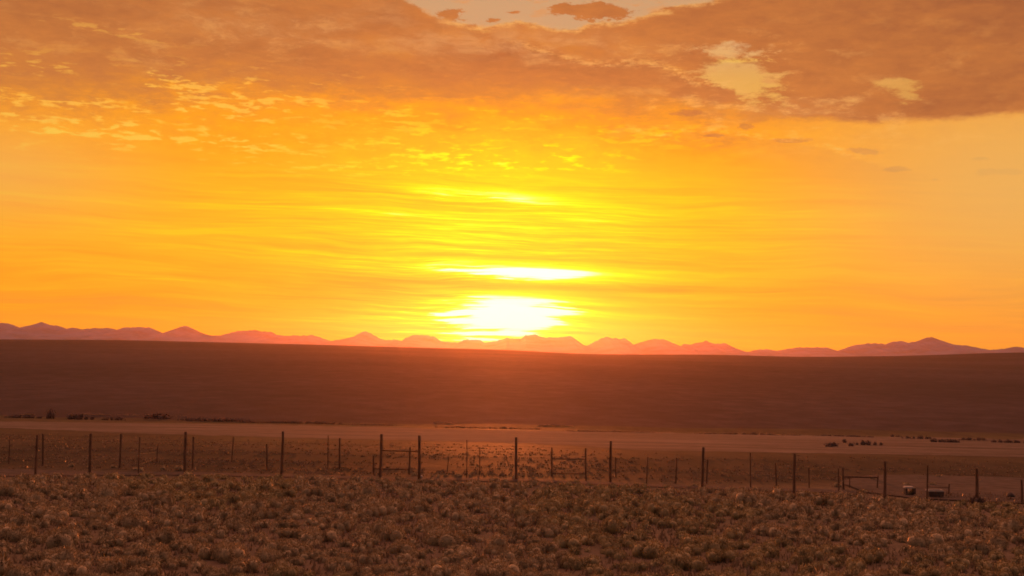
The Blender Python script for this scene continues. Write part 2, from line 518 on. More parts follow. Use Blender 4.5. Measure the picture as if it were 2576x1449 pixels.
def gz(x, y):
    a = 0.16
    return base_z(y) + a * mn.noise(Vector((x * 0.045, y * 0.03, 0.3))) + (0.05 * max(0.0, min(1.0, (130 - y) / 30))) * mn.noise(Vector((x * 0.25, y * 0.2, 4.0)))


def ray(px, py):
    return (fwd * FPX + rt * (px - W / 2) + up * (H / 2 - py)).normalized()


def on_ground(px, py, drop=0.0):
    d = ray(px, py)
    lo, hi = 20.0, 60.0
    s = 20.0
    f = lambda s: (EYE.z + d.z * s) - gz(d.x * s, d.y * s)
    while f(s) > 0 and s < 3000:
        s *= 1.01
    lo, hi = s / 1.01, s
    for _ in range(20):
        m = (lo + hi) / 2
        if f(m) > 0: lo = m
        else: hi = m
    return Vector((d.x * hi, d.y * hi, gz(d.x * hi, d.y * hi) + drop))


def sheet(name, ys, half, cols, zf, mat, kind='structure'):
    v, f = [], []
    for y in ys:
        w = half(y)
        for i in range(cols + 1):
            s = -1 + 2 * i / cols
            v.append((s * w, y, zf(s * w, y)))
    c = cols + 1
    for j in range(len(ys) - 1):
        for i in range(cols):
            a = j * c + i
            f.append((a, a + 1, a + 1 + c, a + c))
    o = mesh_np(name, v, f, mat, smooth=True)
    return tag(o, kind=kind)


ys = [-60 + i * 3.0 for i in range(30)] + [30 + i * 0.5 for i in range(190)]
y = ys[-1]
while y < 14800:
    y = y * 1.014 + 0.3
    ys.append(min(y, 14800))
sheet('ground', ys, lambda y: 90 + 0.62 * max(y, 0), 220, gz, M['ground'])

# ridge: crest heights above the eye, by pixel column of the photograph
crest_px = [(-900, 20), (0, 21.5), (300, 26), (500, 25), (800, 23.6), (1000, 21.5), (1288, 20), (1440, 13), (1600, 14), (1800, 18),
            (2013, 16), (2288, 24), (2576, 39), (3400, 44)]
RD = 3000.0


def interp(tab, x):
    if x <= tab[0][0]: return tab[0][1]
    for (a, va), (b, vb) in zip(tab, tab[1:]):
        if x <= b:
            t = (x - a) / (b - a)
            return va + (vb - va) * t
    return tab[-1][1]


def crest_s(u):
    return (interp(crest_px, u - 70) + interp(crest_px, u) * 2 + interp(crest_px, u + 70)) / 4


def ridge_z(x, y):
    u = W / 2 + x / max(y, 1) * FPX
    uc = max(-900, min(3400, W / 2 + x / RD * FPX))
    top = EYE.z + crest_s(uc) / FPX * RD
    foot = 322 + 12 * mn.noise(Vector((x * 0.004, 0, 0)))
    if y < RD:
        t = max(0.0, (y - foot) / (RD - foot))
        z = base_z(320) - 0.6 + (top - base_z(320) + 0.6) * (t ** 0.92)
        g = mn.noise(Vector((x * 0.0045, y * 0.0011, 1.0))) * 1.5 + mn.noise(Vector((x * 0.018, y * 0.004, 2.0))) * 0.5
        z += g * min(1, t * 5) * (1 - t) ** 0.5
        return z
    t = (y - RD) / 1500
    return top - (top + 14) * min(1, t) ** 1.6


ys = [300 + i * 6 for i in range(14)] + [384 + (RD - 384) * (i / 110) ** 1.5 for i in range(111)] + [RD + 60 * i for i in range(1, 26)]
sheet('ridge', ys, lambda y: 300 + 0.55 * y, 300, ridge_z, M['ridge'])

# mountains on the skyline
c5 = [(0,68),(25,63),(45,68),(80,95),(105,92),(125,97),(160,78),(215,60),(250,77),(290,77),(335,95),(370,88),(420,98),(485,90),(530,93),(550,88),
      (590,100),(635,88),(700,86),(755,88),(785,100),(810,115),(835,116),(870,100),(905,88),(938,78),(975,95),(1015,115),(1065,128),(1115,128),
      (1160,117),(1200,106),(1290,101),(1320,108),(1370,110),(1395,125),(1440,130),(1500,128),(1550,130),(1575,124),(1620,140),(1670,156),
      (1720,148),(1790,133),(1805,120),(1840,106),(1870,117),(1910,140),(1950,152),(1985,148),(2025,155),(2050,140),(2080,126),(2130,125),
      (2190,133),(2225,158),(2260,160),(2310,164),(2345,148),(2420,150),(2440,163),(2480,160),(2530,148),(2555,138),(2576,142)]
c6 = [(50,68),(75,52),(120,47),(160,62),(250,62),(300,55),(330,75),(365,102),(385,103),(430,80),(475,58),(520,70),(525,63),(545,73),(570,65),
      (595,82),(615,98),(660,85),(715,70),(770,72),(800,85),(865,112),(870,95),(900,98),(985,80),(1020,95),(1080,92),(1110,110),(1155,132),
      (1210,137),(1230,125),(1290,122),(1340,130),(1385,122),(1440,113),(1590,113),(1640,132),(1680,120),(1720,103),(1800,93),(1860,92),
      (1885,102),(1920,85),(1965,80),(2000,90),(2060,78),(2110,58),(2150,75),(2210,98),(2290,103),(2400,125),(2480,122),(2540,108),(2576,115)]
sky_pts = [(a * 0.5, 780 + b * 0.5) for a, b in c5] + [(1288 + a * 0.5, 817.6 + b * 0.5) for a, b in c6]
skyline = [(a, (900 + (a - 1288) * 0.0192 - b)) for a, b in sky_pts]      # pixels above the eye's level
skyline = [(-1600, 30), (-1000, 55), (-700, 35), (-300, 60)] + skyline + [(2700, 62), (3000, 40), (3400, 55), (4200, 30)]
MD = 12500.0


def mount_z(x, y):
    u = W / 2 + x / MD * FPX
    hpx = interp(skyline, u) + 2.0 * mn.fractal(Vector((u * 0.11, 0, 0)), 0.8, 2.2, 4)
    top = EYE.z + hpx / FPX * MD
    base = -12.0
    if y <= MD:
        t = max(0.0, (y - 9500) / (MD - 9500))
        sp = mn.fractal(Vector((x * 0.0035 + (1 - t) * 0.7 * math.sin(x * 0.0011), (1 - t) * 1.3, 3.0)), 0.9, 2.0, 5)
        s = t ** 1.5 * (1 + 0.30 * sp * (1 - t) * 1.5)
        return base + (top - base) * min(s, t ** 0.75)
    t = (y - MD) / 1500
    return top - (top - base) * min(1, t) ** 1.3


ys = [9450 + (MD - 9450) * i / 26 for i in range(27)] + [MD + 150 * i for i in range(1, 11)]
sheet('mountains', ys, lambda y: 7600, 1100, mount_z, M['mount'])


# ------------------------------------------------------------------ draped sheets: hay field, bank, track, pad
def drape(name, tops, bots, mat, lift, rows=10, step=12, jitter=0.0, seed=0):
    """a sheet lying on the ground between a far edge and a near edge"""
    x0, x1 = tops[0][0], tops[-1][0]
    k = max(2, int((x1 - x0) / step))
    v, f = [], []
    for i in range(k + 1):
        px = x0 + (x1 - x0) * i / k
        j1 = jitter * mn.fractal(Vector((px * 0.02, seed, 0)), 0.8, 2, 4)
        j2 = jitter * mn.fractal(Vector((px * 0.02, seed + 9, 0)), 0.8, 2, 4)
        a, b = on_ground(px, interp(tops, px) + j1), on_ground(px, interp(bots, px) + j2)
        for r in range(rows + 1):
            p = a.lerp(b, r / rows)
            v.append((p.x, p.y, gz(p.x, p.y) + lift))
    c = rows + 1
    for i in range(k):
        for r in range(rows):
            q = i * c + r
            f.append((q, q + 1, q + 1 + c, q + c))
    return tag(mesh_np(name, v, f, mat, smooth=True), kind='structure')


drape('hay_field', [(-500, 1051), (0, 1060), (644, 1068), (1288, 1083), (1932, 1093), (2300, 1100), (2576, 1106), (3000, 1114)],
      [(-500, 1068), (0, 1076), (300, 1089), (644, 1099), (1288, 1114), (1500, 1124), (1600, 1133), (1932, 1139), (2300, 1144), (2576, 1151), (3000, 1160)],
      M['field'], 0.02, rows=40, jitter=1.6)
drape('dirt_track', [(-300, 1176), (0, 1181), (226, 1187), (465, 1189), (700, 1195), (1000, 1203), (1288, 1205), (1700, 1222), (2100, 1233), (2160, 1236)],
      [(-300, 1190), (0, 1199), (226, 1197), (465, 1196), (700, 1201), (1000, 1209), (1288, 1211), (1700, 1228), (2100, 1241), (2160, 1246)],
      M['dirt'], 0.035, rows=6, jitter=1.5, seed=4)
drape('dirt_pad', [(2115, 1212), (2180, 1198), (2300, 1196), (2576, 1204), (2900, 1212)],
      [(2115, 1218), (2180, 1240), (2300, 1256), (2576, 1268), (2900, 1278)], M['dirt'], 0.055, rows=14, jitter=1.5, seed=8)


# ------------------------------------------------------------------ fences
def post_mesh(h, r, lean=(0, 0), seed=0, sides=9):
    rnd = random.Random(seed)
    v, f = [], []
    rings = [(-0.3, 1.06), (0.0, 1.05), (h * 0.25, 1.0), (h * 0.5, 0.97), (h * 0.8, 0.93), (h - 0.02, 0.9), (h, 0.74)]
    for z, k in rings:
        ox, oy = lean[0] * z / h, lean[1] * z / h
        ox += 0.012 * math.sin(z * 1.7 + seed); oy += 0.012 * math.cos(z * 1.3 + seed)
        for i in range(sides):
            a = 2 * math.pi * i / sides
            rr = r * k * (1 + rnd.uniform(-0.05, 0.05))
            v.append((ox + rr * math.cos(a), oy + rr * math.sin(a), z))
    for j in range(len(rings) - 1):
        for i in range(sides):
            a, b = j * sides + i, j * sides + (i + 1) % sides
            f.append((a, b, b + sides, a + sides))
    f.append(tuple(range((len(rings) - 1) * sides, len(rings) * sides)))
    return v, f


def tube(p0, p1, r, sides=6, sag=0.0, segs=1):
    v, f = [], []
    d = (p1 - p0)
    s = d.normalized().cross(Vector((0, 0, 1))).normalized()
    u = s.cross(d.normalized()).normalized()
    for k in range(segs + 1):
        t = k / segs
        c = p0.lerp(p1, t) - Vector((0, 0, sag * 4 * t * (1 - t)))
        for i in range(sides):
            a = 2 * math.pi * i / sides
            v.append(tuple(c + s * (r * math.cos(a)) + u * (r * math.sin(a))))
    for k in range(segs):
        for i in range(sides):
            a, b = k * sides + i, k * sides + (i + 1) % sides
            f.append((a, b, b + sides, a + sides))
    f.append(tuple(reversed(range(sides))))
    f.append(tuple(range(segs * sides, (segs + 1) * sides)))
    return v, f


def merge(list_vf):
    V, F = [], []
    for v, f in list_vf:
        o = len(V)
        V += [tuple(p) for p in v]
        F += [tuple(i + o for i in q) for q in f]
    return V, F


def build_fence(name, posts, rails, wires, label, wire_gap, seed):
    """posts: (px, y_top, y_base, diameter in m) of every post"""
    root = None
    pts = []
    for k, (px, yt, yb, dia) in enumerate(posts):
        b = on_ground(px, yb)
        if root is None:
            root = empty(name, b)
            tag(root, label, 'fence')
        dist = b.y
        d = ray(px, yt)
        h = EYE.z + d.z * (dist / d.y) - b.z
        rnd = random.Random(seed + k)
        v, f = post_mesh(h, dia / 2, (rnd.uniform(-0.05, 0.05), rnd.uniform(-0.05, 0.05)), seed + k)
        o = mesh_np('post', v, f, M['wood'], root, smooth=False, loc=b - root.location)
        pts.append((b, h))
    for (i, j, ya, yb, r) in rails:
        a, b = pts[i][0], pts[j][0]
        da, db = ray(posts[i][0], ya), ray(posts[j][0], yb)
        pa = Vector((a.x, a.y, EYE.z + da.z * a.y / da.y))
        pb = Vector((b.x, b.y, EYE.z + db.z * b.y / db.y))
        v, f = tube(pa, pb, r, 8)
        mesh_np('rail', [tuple(Vector(q) - root.location) for q in v], f, M['wood'], root)
    for zf in wires:
        segs = []
        for (a, ha), (b, hb) in zip(pts, pts[1:]):
            if (b - a).length > wire_gap: continue
            segs.append(tube(a + Vector((0, -0.05, zf * min(ha, 2.3))), b + Vector((0, -0.05, zf * min(hb, 2.3))), 0.0035, 4, 0.03, 4))
        if segs:
            v, f = merge(segs)
            mesh_np('wire', [tuple(Vector(q) - root.location) for q in v], f, M['wire'], root)
    return root, pts


front = [(-160, 1084, 1186, .15), (88, 1094, 1205, .13), (226, 1090, 1191, .15), (465, 1086, 1187, .16), (708, 1085, 1198, .15), (956, 1092, 1206, .16),
         (1054, 1095, 1209, .16), (1298, 1100, 1207, .15), (1535, 1109, 1212, .15), (1767, 1125, 1240, .15), (1998, 1141, 1246, .15),
         (2226, 1160, 1267, .15), (2458, 1178, 1270, .16), (2690, 1196, 1290, .15)]
build_fence('game_fence', front, [(5, 6, 1133, 1136, .035)], (0.1, 0.32, 0.55, 0.8),
            'tall wire game fence on thick evenly spaced wooden posts, nearest the camera', 12.0, 1)
back = [(22, 1096, 1167, .07), (107, 1091, 1171, .11), (301, 1091, 1177, .12), (348, 1099, 1192, .07), (395, 1116, 1162, .06),
        (485, 1098, 1181, .11), (583, 1098, 1162, .07), (671, 1116, 1181, .09), (824, 1095, 1181, .06), (854, 1102, 1180, .11),
        (940, 1146, 1194, .10), (1030, 1125, 1194, .10), (1125, 1150, 1196, .05), (1173, 1106, 1204, .05), (1206, 1125, 1194, .06),
        (1388, 1125, 1198, .10), (1474, 1127, 1209, .10), (1550, 1150, 1201, .07), (1627, 1149, 1216, .07), (1700, 1151, 1216, .09),
        (1777, 1155, 1216, .09), (1888, 1139, 1227, .07), (1953, 1165, 1224, .08), (2036, 1177, 1227, .07)]
build_fence('wire_fence', back, [(10, 11, 1179, 1181, .03), (15, 16, 1154, 1155, .03), (15, 16, 1191, 1192, .03)], (0.25, 0.55),
            'lower wire fence with thinner uneven posts, just behind the tall fence', 14.0, 50)
corral = [(2110, 1178, 1249, .07), (2122, 1176, 1233, .11), (2138, 1200, 1226, .06), (2207, 1196, 1230, .08), (2332, 1170, 1262, .09), (2386, 1217, 1246, .08),
          (2571, 1207, 1266, .12)]
build_fence('corral_fence', corral, [(1, 3, 1199, 1201, .05), (4, 5, 1224, 1226, .03)], (0.45,),
            'short rail fence beside the bare dirt pad, right of the other fences', 12.0, 90)


# ------------------------------------------------------------------ small things by the fences
def box(x0, x1, y0, y1, z0, z1, bev=0.0):
    v = [(x0, y0, z0), (x1, y0, z0), (x1, y1, z0), (x0, y1, z0), (x0 + bev, y0 + bev, z1), (x1 - bev, y0 + bev, z1), (x1 - bev, y1 - bev, z1), (x0 + bev, y1 - bev, z1)]
    f = [(0, 3, 2, 1), (4, 5, 6, 7), (0, 1, 5, 4), (1, 2, 6, 5), (2, 3, 7, 6), (3, 0, 4, 7)]
    return v, f


b = on_ground(2288, 1247)
st = tag(empty('stand', b), 'small low stand with a bright pale top on two dark legs', 'stand')
v, f = merge([box(-.29, .16, -.22, .22, .40, .475, .01)])
mesh_np('top', v, f, M['pale'], st)
for dxx in (-.20, .22):
    v, f = merge([box(dxx - .05, dxx + .05, -.2, .2, -.05, .40)])
    mesh_np('leg', v, f, M['tank'], st)
b = on_ground(2352, 1252)
tr = tag(empty('trough', b), 'low dark trough with a long bright pale rim, between two fence posts', 'trough')
v, f = merge([box(-.36, .36, -.28, .28, .08, .33, -.02)])
mesh_np('basin', v, f, M['tank'], tr)
v, f = merge([box(-.39, .36, -.31, -.25, .33, .41), box(-.39, .36, .25, .31, .33, .41), box(-.39, -.33, -.25, .25, .33, .405), box(.30, .36, -.25, .25, .33, .405)])
mesh_np('rim', v, f, M['pale'], tr)
for sx in (-.3, .3):
    v, f = merge([box(sx - .04, sx + .04, -.2, .2, -.05, .08)])
    mesh_np('leg', v, f, M['wood'], tr)
b = on_ground(2543, 1258)
nb = tag(empty('stump_post', b), 'short thin post with a dark rounded cap near the right edge', 'post')
v, f = post_mesh(.30, .035, (0.02, 0), 5)
mesh_np('pole', v, f, M['wood'], nb)
v, f = [], []
for j, (z, r) in enumerate([(.18, .02), (.17, .20), (.24, .21), (.32, .17), (.38, .09), (.40, .02)]):
    for i in range(10):
        a = 2 * math.pi * i / 10
        v.append((r * math.cos(a) - (0.03 if j < 2 else 0), r * math.sin(a), z + 0.02 * math.sin(3 * a)))
for j in range(5):
    for i in range(10):
        a, c = j * 10 + i, j * 10 + (i + 1) % 10
        f.append((a, c, c + 10, a + 10))
f.append(tuple(range(50, 60)))
mesh_np('cap', v, f, M['tank'], nb, smooth=True)

b = on_ground(1060, 1201)
v, f = [], []
for j in range(7):
    ph = math.pi * j / 6 - math.pi / 2
    for i in range(10):
        a = 2 * math.pi * i / 10
        k = 1 + 0.18 * mn.noise(Vector((math.cos(a) * 1.5, math.sin(a) * 1.5, j * 0.6)))
        v.append((.085 * k * math.cos(ph) * math.cos(a), .08 * k * math.cos(ph) * math.sin(a), .07 + .07 * k * math.sin(ph)))
for j in range(6):
    for i in range(10):
        a, c = j * 10 + i, j * 10 + (i + 1) % 10
        f.append((a, c, c + 10, a + 10))
tag(mesh_np('stone', v, f, M['stone'], smooth=True, loc=b + Vector((0, -0.12, -0.01))),
    'tiny bright pale stone at the foot of a tall fence post', 'stone')


# ------------------------------------------------------------------ brush
def bush_arrays(seed, leaves, leaf, flat=0.62, lobes=6, inner=0.35):
    """leaf sprays spread through a lumpy dome one metre in radius; returns verts and triangles"""
    rg = np.random.default_rng(seed)
    lc = rg.normal(0, 0.40, (lobes, 3)); lc[:, 2] = np.abs(lc[:, 2]) * 0.35 + 0.12
    lr = rg.uniform(0.34, 0.60, lobes)
    k = rg.integers(0, lobes, leaves)
    d = rg.normal(0, 1, (leaves, 3)); d /= np.linalg.norm(d, axis=1)[:, None]
    d[:, 2] = np.where(rg.random(leaves) < 0.7, np.abs(d[:, 2]), d[:, 2])
    rad = 1 - inner * rg.random(leaves) ** 2
    spike = (rg.random(leaves) < 0.08) * rg.uniform(0.05, 0.25, leaves)
    p = lc[k] + d * (lr[k] * (rad + spike))[:, None]
    p[:, 2] *= flat / 0.62
    p[:, 2] = np.maximum(p[:, 2], 0.0 + 0.05 * rg.random(leaves))
    # each spray: a narrow triangle growing outwards and up
    g = d + np.array([0, 0, 0.7]) + rg.normal(0, 0.45, (leaves, 3)); g /= np.linalg.norm(g, axis=1)[:, None]
    s = np.cross(g, rg.normal(0, 1, (leaves, 3))); s /= np.linalg.norm(s, axis=1)[:, None]
    sz = leaf * rg.uniform(0.6, 1.4, leaves)[:, None]
    a = p - s * sz * 0.33; b_ = p + s * sz * 0.33; c = p + g * sz * 1.2
    v = np.stack([a, b_, c], 1).reshape(-1, 3)
    # dense woody heart of every lobe
    tri = []
    for q in range(lobes):
        grid = []
        for ii in range(5):
            ph = math.pi * ii / 4 - math.pi / 2
            grid.append([lc[q] + lr[q] * 0.73 * np.array([math.cos(ph) * math.cos(t_), math.cos(ph) * math.sin(t_), math.sin(ph)]) for t_ in np.linspace(0, 2 * math.pi, 8)])
        for ii in range(4):
            for jj in range(7):
                p0, p1, p2, p3 = grid[ii][jj], grid[ii][jj + 1], grid[ii + 1][jj + 1], grid[ii + 1][jj]
                tri += [p0, p1, p2, p0, p2, p3]
    tri = np.array(tri); tri[:, 2] = np.maximum(tri[:, 2] * flat / 0.62, -0.02)
    v = np.concatenate([v, tri])
    f = np.arange(len(v)).reshape(-1, 3)
    # a leaf catches light as the side of the clump it grows on does
    ln = d * 0.6 + p * 0.8 + np.array([0, 0, 0.1]) + rg.normal(0, 0.22, (leaves, 3))
    cn = np.repeat(np.array([lc[q] for q in range(lobes)]), 4 * 7 * 6, axis=0)
    nn = np.concatenate([np.repeat(ln, 3, axis=0), tri - cn])
    nn /= np.maximum(np.linalg.norm(nn, axis=1), 1e-6)[:, None]
    return v, f, nn


def fast_mesh(name, v, f, mat, nn=None):
    me = bpy.data.meshes.new(name)
    me.vertices.add(len(v))
    me.vertices.foreach_set('co', v.astype(np.float32).ravel())
    me.loops.add(f.size)
    me.loops.foreach_set('vertex_index', f.astype(np.int32).ravel())
    me.polygons.add(len(f))
    me.polygons.foreach_set('loop_start', np.arange(0, f.size, 3, dtype=np.int32))
    me.materials.append(mat)
    me.update(calc_edges=True)
    if nn is not None:
        me.polygons.foreach_set('use_smooth', np.ones(len(f), dtype=bool))
        me.normals_split_custom_set(nn.tolist())
    return me


def bush_mesh(name, vfn, mat):
    return fast_mesh(name, vfn[0], vfn[1], mat, vfn[2])


def project(p):
    d = p - EYE
    z = d.dot(fwd)
    return W / 2 + FPX * d.dot(rt) / z, H / 2 - FPX * d.dot(up) / z


rnd = random.Random(7)
spots = []
yy = 62.0
cell = {}
tries = 0
track_lo = [(-300, 1190), (0, 1199), (465, 1197), (1000, 1209), (1288, 1211), (1700, 1228), (2100, 1242), (2300, 1258), (2576, 1270), (3000, 1280)]
track_hi = [(-300, 1176), (0, 1180), (465, 1188), (1000, 1202), (1288, 1204), (1700, 1221), (2100, 1210), (2300, 1196), (2576, 1203), (3000, 1210)]
MOUNDS = [(155,1440,75),(82,1432,38),(210,1412,50),(318,1362,50),(398,1414,56),(220,1360,32),(142,1340,34),(30,1333,34),(88,1348,28),
          (430,1328,44),(563,1308,50),(563,1352,50),(588,1282,36),(275,1412,40),(60,1391,40),(410,1286,40),(300,1266,24),(462,1409,30),
          (1071,1291,80),(1544,1299,56),(1536,1342,84),(723,1375,56),(786,1372,40),(674,1391,38),(951,1444,66),(1038,1449,50),
          (1079,1391,34),(1030,1372,40),(1019,1421,34),(1281,1421,40),(1206,1318,50),(1289,1353,60),(1375,1349,60),(2094,1391,66),
          (2375,1391,64),(2472,1433,48),(2169,1354,36),(2259,1350,38),(2307,1346,34),(1872,1339,36),(1648,1425,40),(1722,1355,48),
          (1700,1286,40),(1925,1440,45),(2034,1440,48),(1992,1305,36),(2416,1340,50),(2525,1433,45)]
for u, vv, wpx in MOUNDS:
    p = on_ground(u, vv)
    r = wpx / 2 / FPX * p.y
    spots.append((p.x, p.y, r, u, vv))
    cell.setdefault((int(p.x // 1.2), int(p.y // 1.2)), []).append((p.x, p.y, r))
while tries < 26000:
    tries += 1
    y = 34 + 78 * rnd.random() ** 0.9
    x = rnd.uniform(-1, 1) * (y * 0.38 + 7)
    r = 0.28 + 0.34 * rnd.random() ** 1.3
    if rnd.random() < 0.15: r *= 0.6
    u, vv = project(Vector((x, y, gz(x, y))))
    dens = 0.80 + 0.9 * mn.noise(Vector((x * 0.09, y * 0.05, 8.0)))
    if interp(track_hi, u) - 1 < vv < interp(track_lo, u) + 1.5:
        if rnd.random() > 0.03: continue
        r *= 0.45
    elif interp(track_lo, u) <= vv < interp(track_lo, u) + 26:
        r *= 0.45 + 0.5 * (vv - interp(track_lo, u)) / 26
    elif vv <= interp(track_hi, u):
        dens = 0.30 + 0.9 * mn.noise(Vector((x * 0.06, y * 0.03, 8.0))) - max(0, (interp(track_hi, u) - vv) / 90)
        r *= 0.45
        if u > 1950: continue
    if rnd.random() > dens: continue
    key = (int(x // 1.2), int(y // 1.2))
    ok = True
    for i in (-1, 0, 1):
        for j in (-1, 0, 1):
            for (ax, ay, ar) in cell.get((key[0] + i, key[1] + j), ()):
                if (ax - x) ** 2 + (ay - y) ** 2 < (1.06 * (ar + r) + 0.02) ** 2: ok = False
    if not ok: continue
    cell.setdefault(key, []).append((x, y, r))
    spots.append((x, y, r, u, vv))


def in_view(s):
    return -20 < s[3] < W + 20 and s[4] - s[2] / s[1] * FPX * 0.8 < H


vis = sorted([s for s in spots if in_view(s)], key=lambda s: -s[2] / s[1])
near_set = set(id(s) for s in vis[:290])
sage_v = [bush_mesh('sagebrush', bush_arrays(100 + k, 2400, 0.07, 0.55 + 0.1 * (k % 3), 5 + k % 4), M['sage']) for k in range(7)]
olive_v = [bush_mesh('rabbitbrush', bush_arrays(200 + k, 2200, 0.07, 0.62, 5 + k % 3), M['olive']) for k in range(3)]

bigs = vis[:290]
ONES = 'zero one two three four five six seven eight nine ten eleven twelve thirteen fourteen fifteen sixteen seventeen eighteen nineteen'.split()
TENS = '- - twenty thirty forty fifty sixty seventy eighty ninety'.split()


def words(k):
    k = max(0, min(99, k))
    return ONES[k] if k < 20 else TENS[k // 10] + ('-' + ONES[k % 10] if k % 10 else '')


used = set()
for k, (x, y, r, u, vv) in enumerate(bigs):
    ol = mn.noise(Vector((x * 0.10, y * 0.07, 20.0))) > 0.12
    me = (olive_v if ol else sage_v)[k % (3 if ol else 7)]
    o = bpy.data.objects.new('rabbitbrush' if ol else 'sagebrush', me)
    o.location = (x, y, gz(x, y) - 0.04)
    o.rotation_euler = (0, 0, rnd.uniform(0, 6.28))
    s = r * 1.05
    o.scale = (s * rnd.uniform(0.9, 1.25), s * rnd.uniform(0.9, 1.15), s * rnd.uniform(0.85, 1.25))
    COL.objects.link(o)
    size = 'broad' if r > 0.62 else ('middling' if r > 0.45 else 'small')
    ax, ay = round(u / W * 100), min(99, round((vv - r * 0.35 / y * FPX) / H * 100))
    ax = max(0, min(99, ax))
    ax, ay = min(((i, j) for i in range(100) for j in range(max(0, ay - 3), min(99, ay + 3) + 1) if (i, j) not in used),
                 key=lambda q: (q[0] - ax) ** 2 + 2 * (q[1] - ay) ** 2)
    used.add((ax, ay))
    lab = '%s %s clump %s percent across and %s percent down the photo' % (size, 'olive green brush' if ol else 'grey brown sagebrush', words(ax), words(ay))
    tag(o, lab, 'shrub', 'olive brush clumps on the near plain' if ol else 'sagebrush clumps on the near plain')

# the rest of the brush, as one cover
lowv = [bush_arrays(300 + k, 420, 0.15, 0.62 + 0.1 * (k % 2), 5) for k in range(6)]
for matk, nm, want in (('sage', 'distant_sagebrush', False), ('olive', 'distant_rabbitbrush', True)):
    VV, NN, k = [], [], 0
    for s_ in spots:
        if id(s_) in near_set: continue
        x, y, r, u, vv = s_
        ol = mn.noise(Vector((x * 0.10, y * 0.07, 20.0))) > 0.12
        if ol != want: continue
        v, f, nv = lowv[k % 6]; k += 1
        a = rnd.uniform(0, 6.28)
        ca_, sa_ = math.cos(a), math.sin(a)
        s = r * 1.05 * np.array([rnd.uniform(.9, 1.25), rnd.uniform(.9, 1.15), rnd.uniform(.85, 1.25)])
        q = v * s
        q = np.stack([q[:, 0] * ca_ - q[:, 1] * sa_ + x, q[:, 0] * sa_ + q[:, 1] * ca_ + y, q[:, 2] + gz(x, y) - 0.04], 1)
        VV.append(q)
        NN.append(np.stack([nv[:, 0] * ca_ - nv[:, 1] * sa_, nv[:, 0] * sa_ + nv[:, 1] * ca_, nv[:, 2]], 1))
    if VV:
        V = np.concatenate(VV)
        o = bpy.data.objects.new(nm, fast_mesh(nm, V, np.arange(len(V)).reshape(-1, 3), M[matk], np.concatenate(NN)))
        COL.objects.link(o)
        tag(o, 'mass of low %s covering the plain up to and past the fences' % ('olive brush' if want else 'grey brown sagebrush'), 'brush', kind='stuff')

# dry grass between the clumps
rg = np.random.default_rng(5)
NG = 32000
gy = 34 + 42 * rg.random(NG) ** 0.85
gx = rg.uniform(-1, 1, NG) * (gy * 0.37 + 5)
gzv = np.array([gz(a, b_) for a, b_ in zip(gx, gy)])
keep = np.array([mn.noise(Vector((a * 0.3, b_ * 0.25, 30.0))) + 0.5 * rg.random() > 0.1 for a, b_ in zip(gx, gy)])
gx, gy, gzv = gx[keep], gy[keep], gzv[keep]
m = len(gx)
hh = rg.uniform(0.08, 0.26, m)
ang = rg.uniform(0, 3.14, m)
wv = rg.uniform(0.03, 0.07, m)
a = np.stack([gx - np.cos(ang) * wv, gy - np.sin(ang) * wv, gzv - 0.02], 1)
b_ = np.stack([gx + np.cos(ang) * wv, gy + np.sin(ang) * wv, gzv - 0.02], 1)
c = np.stack([gx + rg.normal(0, .06, m), gy + rg.normal(0, .06, m), gzv + hh], 1)
V = np.stack([a, b_, c], 1).reshape(-1, 3)
o = bpy.data.objects.new('dry_grass', fast_mesh('dry_grass', V, np.arange(len(V)).reshape(-1, 3), M['straw']))
COL.objects.link(o)
tag(o, 'short dry straw coloured grass between the brush clumps', 'grass', kind='stuff')


# dark low tufts on the flat between the fence and the hay field
rg = np.random.default_rng(11)
NT = 20000
ty = 76 + 66 * rg.random(NT) ** 0.8
tx = rg.uniform(-1, 1, NT) * (ty * 0.37 + 5)
kp = np.array([mn.noise(Vector((a * 0.10, b_ * 0.22, 50.0))) + 0.7 * rg.random() > 0.25 for a, b_ in zip(tx, ty)])
tx, ty = tx[kp], ty[kp]
uv = [project(Vector((a, b_, gz(a, b_)))) for a, b_ in zip(tx, ty)]
edge_px = [(0, 1079), (644, 1103), (1288, 1118), (1600, 1137), (2576, 1155)]
kp = np.array([(v_ < interp(track_hi, u_) - 1) and rg.random() < (v_ - interp(edge_px, u_)) / 60 for u_, v_ in uv])
tx, ty = tx[kp], ty[kp]
m = len(tx)
tz = np.array([gz(a, b_) for a, b_ in zip(tx, ty)])
S = []
for q in range(5):
    ang = rg.uniform(0, 6.28, m); w_ = rg.uniform(0.03, 0.08, m); h_ = rg.uniform(0.03, 0.10, m)
    ox, oy = tx + rg.normal(0, .09, m), ty + rg.normal(0, .09, m)
    a = np.stack([ox - np.cos(ang) * w_, oy - np.sin(ang) * w_, tz - 0.02], 1)
    b_ = np.stack([ox + np.cos(ang) * w_, oy + np.sin(ang) * w_, tz - 0.02], 1)
    c = np.stack([ox + rg.normal(0, .05, m), oy + rg.normal(0, .05, m), tz + h_], 1)
    S.append(np.stack([a, b_, c], 1).reshape(-1, 3))
V = np.concatenate(S)
o = bpy.data.objects.new('low_scrub', fast_mesh('low_scrub', V, np.arange(len(V)).reshape(-1, 3), M['tuft']))
COL.objects.link(o)
tag(o, 'low dark scrub tufts on the flat between fence and pale field', 'scrub', kind='stuff')


